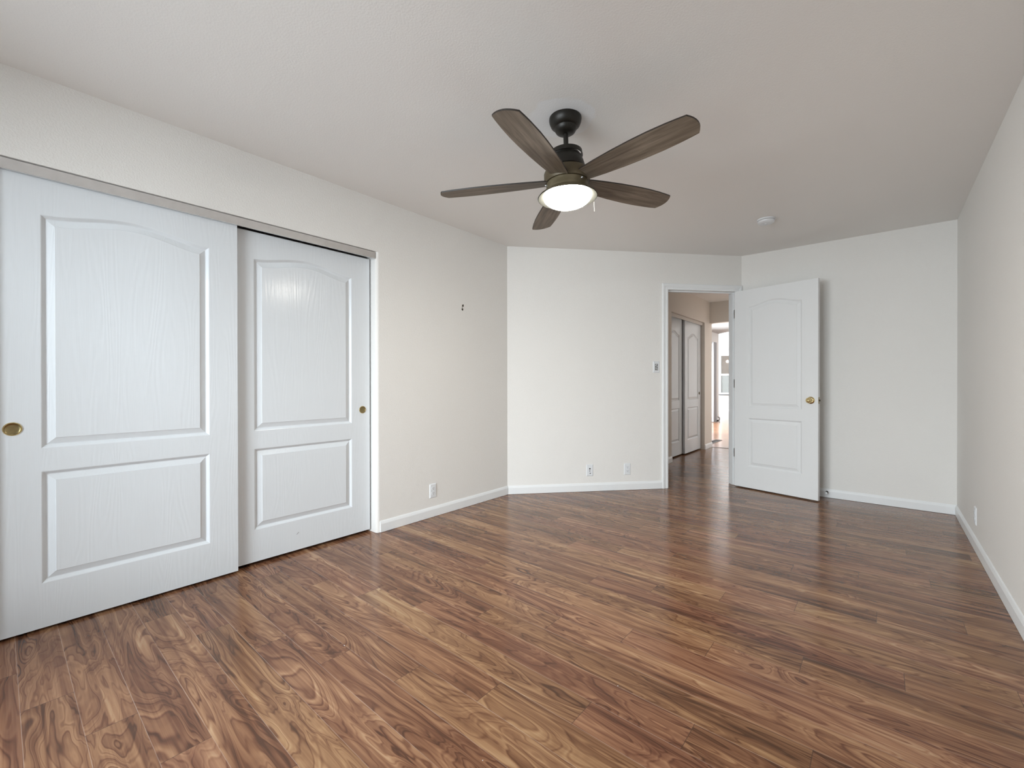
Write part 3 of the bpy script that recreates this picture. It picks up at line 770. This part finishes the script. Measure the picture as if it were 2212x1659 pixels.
# ------------------------------------------------------------------ small things on walls and floor
bm = nbm()
for y, z, ry_, rz_ in ((2.728, 1.7775, 0.0095, 0.0105), (2.722, 1.7425, 0.010, 0.0095)):
    b2 = nbm(); pts = []
    for i in range(14):
        a = 2 * PI * i / 14; q = 1 + 0.18 * math.sin(3 * a + y * 900)
        pts.append((ry_ * q * math.cos(a), rz_ * q * math.sin(a)))
    va = [bm.verts.new((0.0008, y + p[0], z + p[1])) for p in pts]; vb = [bm.verts.new((-0.004, y + p[0] * 0.7, z + p[1] * 0.7)) for p in pts]
    bm.faces.new(va); bm.faces.new(vb[::-1])
    for i in range(14): bm.faces.new((va[i], va[(i + 1) % 14], vb[(i + 1) % 14], vb[i]))
    b2.free()
box(bm, -0.002, 2.7185, 1.744, 0.0006, 2.7235, 1.777)
tag(obj('wall_hole', bm, BROWN), 'small dark torn hole high on the left wall', 'wall hole')

ds = thing('door_stop', 'small white-tipped door stop on the far baseboard', 'door stop', (2.413, L - BT, 0.055), 0)
bm = nbm(); lathe(bm, [(0.0, 0.0), (0.010, 0.0), (0.010, 0.004), (0.0045, 0.006), (0.0045, 0.058), (0.0, 0.058)], 16, caps=False); move(bm, RY); obj('stem', bm, BRONZE, ds, smooth=True)
bm = nbm(); lathe(bm, [(0.0, 0.056), (0.009, 0.056), (0.010, 0.060), (0.010, 0.070), (0.007, 0.074), (0.0, 0.074)], 16, caps=False); move(bm, RY); obj('rubber_tip', bm, PLAST, ds, smooth=True)

for i, (x, y) in enumerate(((1.93, 0.985), (2.02, 1.005), (2.085, 1.525), (1.10, 1.01))):
    bm = nbm(); s_ = 0.0022
    vs = [bm.verts.new((random.uniform(-s_, s_) + (k % 2) * 0.002, random.uniform(-s_, s_), random.uniform(0, 0.002))) for k in range(8)]
    bmesh.ops.convex_hull(bm, input=vs)
    for v in [v for v in bm.verts if not v.link_faces]: bm.verts.remove(v)
    tag(obj('paint_crumb', bm, CRUMB, loc=(x, y, 0.0003)), 'tiny white crumb on the floor', 'crumb', 'white crumbs on the floor')

# ------------------------------------------------------------------ living room glimpsed through the hall
fv = thing('floor_vent', 'dark floor register just past the hall wall end', 'floor vent', (0.435, 8.66, 0.0))
bm = nbm()
box(bm, -0.06, -0.31, 0.0, -0.048, 0.31, 0.006); box(bm, 0.048, -0.31, 0.0, 0.06, 0.31, 0.006); box(bm, -0.048, -0.31, 0, 0.048, -0.298, 0.006); box(bm, -0.048, 0.298, 0, 0.048, 0.31, 0.006)
obj('frame', bm, VENTM, fv)
bm = nbm(); box(bm, -0.048, -0.298, 0.0, 0.048, 0.298, 0.002)
for k in range(20): box(bm, -0.048, -0.29 + k * 0.03, 0.002, 0.048, -0.282 + k * 0.03, 0.005)
obj('grille', bm, VENTM, fv)

cu = thing('curtain', 'grey curtain hanging beyond the hall opening', 'curtain', (-0.80, 12.86, 0.0))
bm = nbm(); N = 60; fr, bk = [], []
prof = []
for i in range(N + 1):
    s = i / N
    if s < 0.6: prof.append((-0.315 + 0.385 * s / 0.6, -0.05 + 0.018 * math.sin(s * 26)))
    else: prof.append((0.072 + 0.014 * math.sin((s - 0.6) * 40), -0.05 + 0.29 * (s - 0.6) / 0.4))
for z in (0.012, 0.6, 1.2, 1.8, 2.21):
    k = 1.0 - 0.12 * math.sin(z * 1.3)
    fr.append([bm.verts.new((x, y * k - 0.004, z)) for x, y in prof]); bk.append([bm.verts.new((x, y * k + 0.004, z)) for x, y in prof])
for S in (fr, bk):
    for a, b in zip(S, S[1:]):
        for i in range(N): bm.faces.new((a[i], a[i + 1], b[i + 1], b[i]))
for i in range(N):
    bm.faces.new((fr[0][i], fr[0][i + 1], bk[0][i + 1], bk[0][i])); bm.faces.new((fr[-1][i], fr[-1][i + 1], bk[-1][i + 1], bk[-1][i]))
for a, b in zip(range(4), range(1, 5)):
    bm.faces.new((fr[a][0], fr[b][0], bk[b][0], bk[a][0])); bm.faces.new((fr[a][N], fr[b][N], bk[b][N], bk[a][N]))
obj('fabric', bm, CURT, cu, smooth=True)
bm = nbm(); tube(bm, [(-0.02, -0.6, 2.165), (-0.02, -0.06, 2.165)], 0.014, 12)
rod = tag(obj('curtain_rod', bm, BLACKM, cu, smooth=True), 'black rod end')
bm = nbm(); lathe(bm, [(0.0, -0.026), (0.018, -0.018), (0.026, 0.0), (0.018, 0.018), (0.0, 0.026)], 16, caps=False); move(bm, Matrix.Translation((0.0, -0.085, 2.17)))
obj('finial', bm, BLACKM, rod, smooth=True)

bm = nbm()
tube(bm, [(-0.80, 13.35, 0.012), (-0.745, 13.35, 0.012), (-0.72, 13.35, 0.018), (-0.715, 13.35, 0.05), (-0.715, 13.35, 0.085), (-0.725, 13.35, 0.105), (-0.77, 13.35, 0.112)], 0.012, 8)
tag(obj('metal_bracket', bm, BLACKM, smooth=True), 'small black curved metal bracket beside the curtain foot', 'bracket')

bm = nbm(); lathe(bm, [(0.0, -0.07), (0.05, -0.05), (0.07, 0.0), (0.05, 0.05), (0.0, 0.07)], 20, caps=False); move(bm, Matrix.Translation((0, 0, 0)))
gl = tag(obj('globe_light', bm, WHITEG, smooth=True), 'small white globe light seen through the far window', 'lamp')
gl.location = (-2.53, 21.43, 2.04)
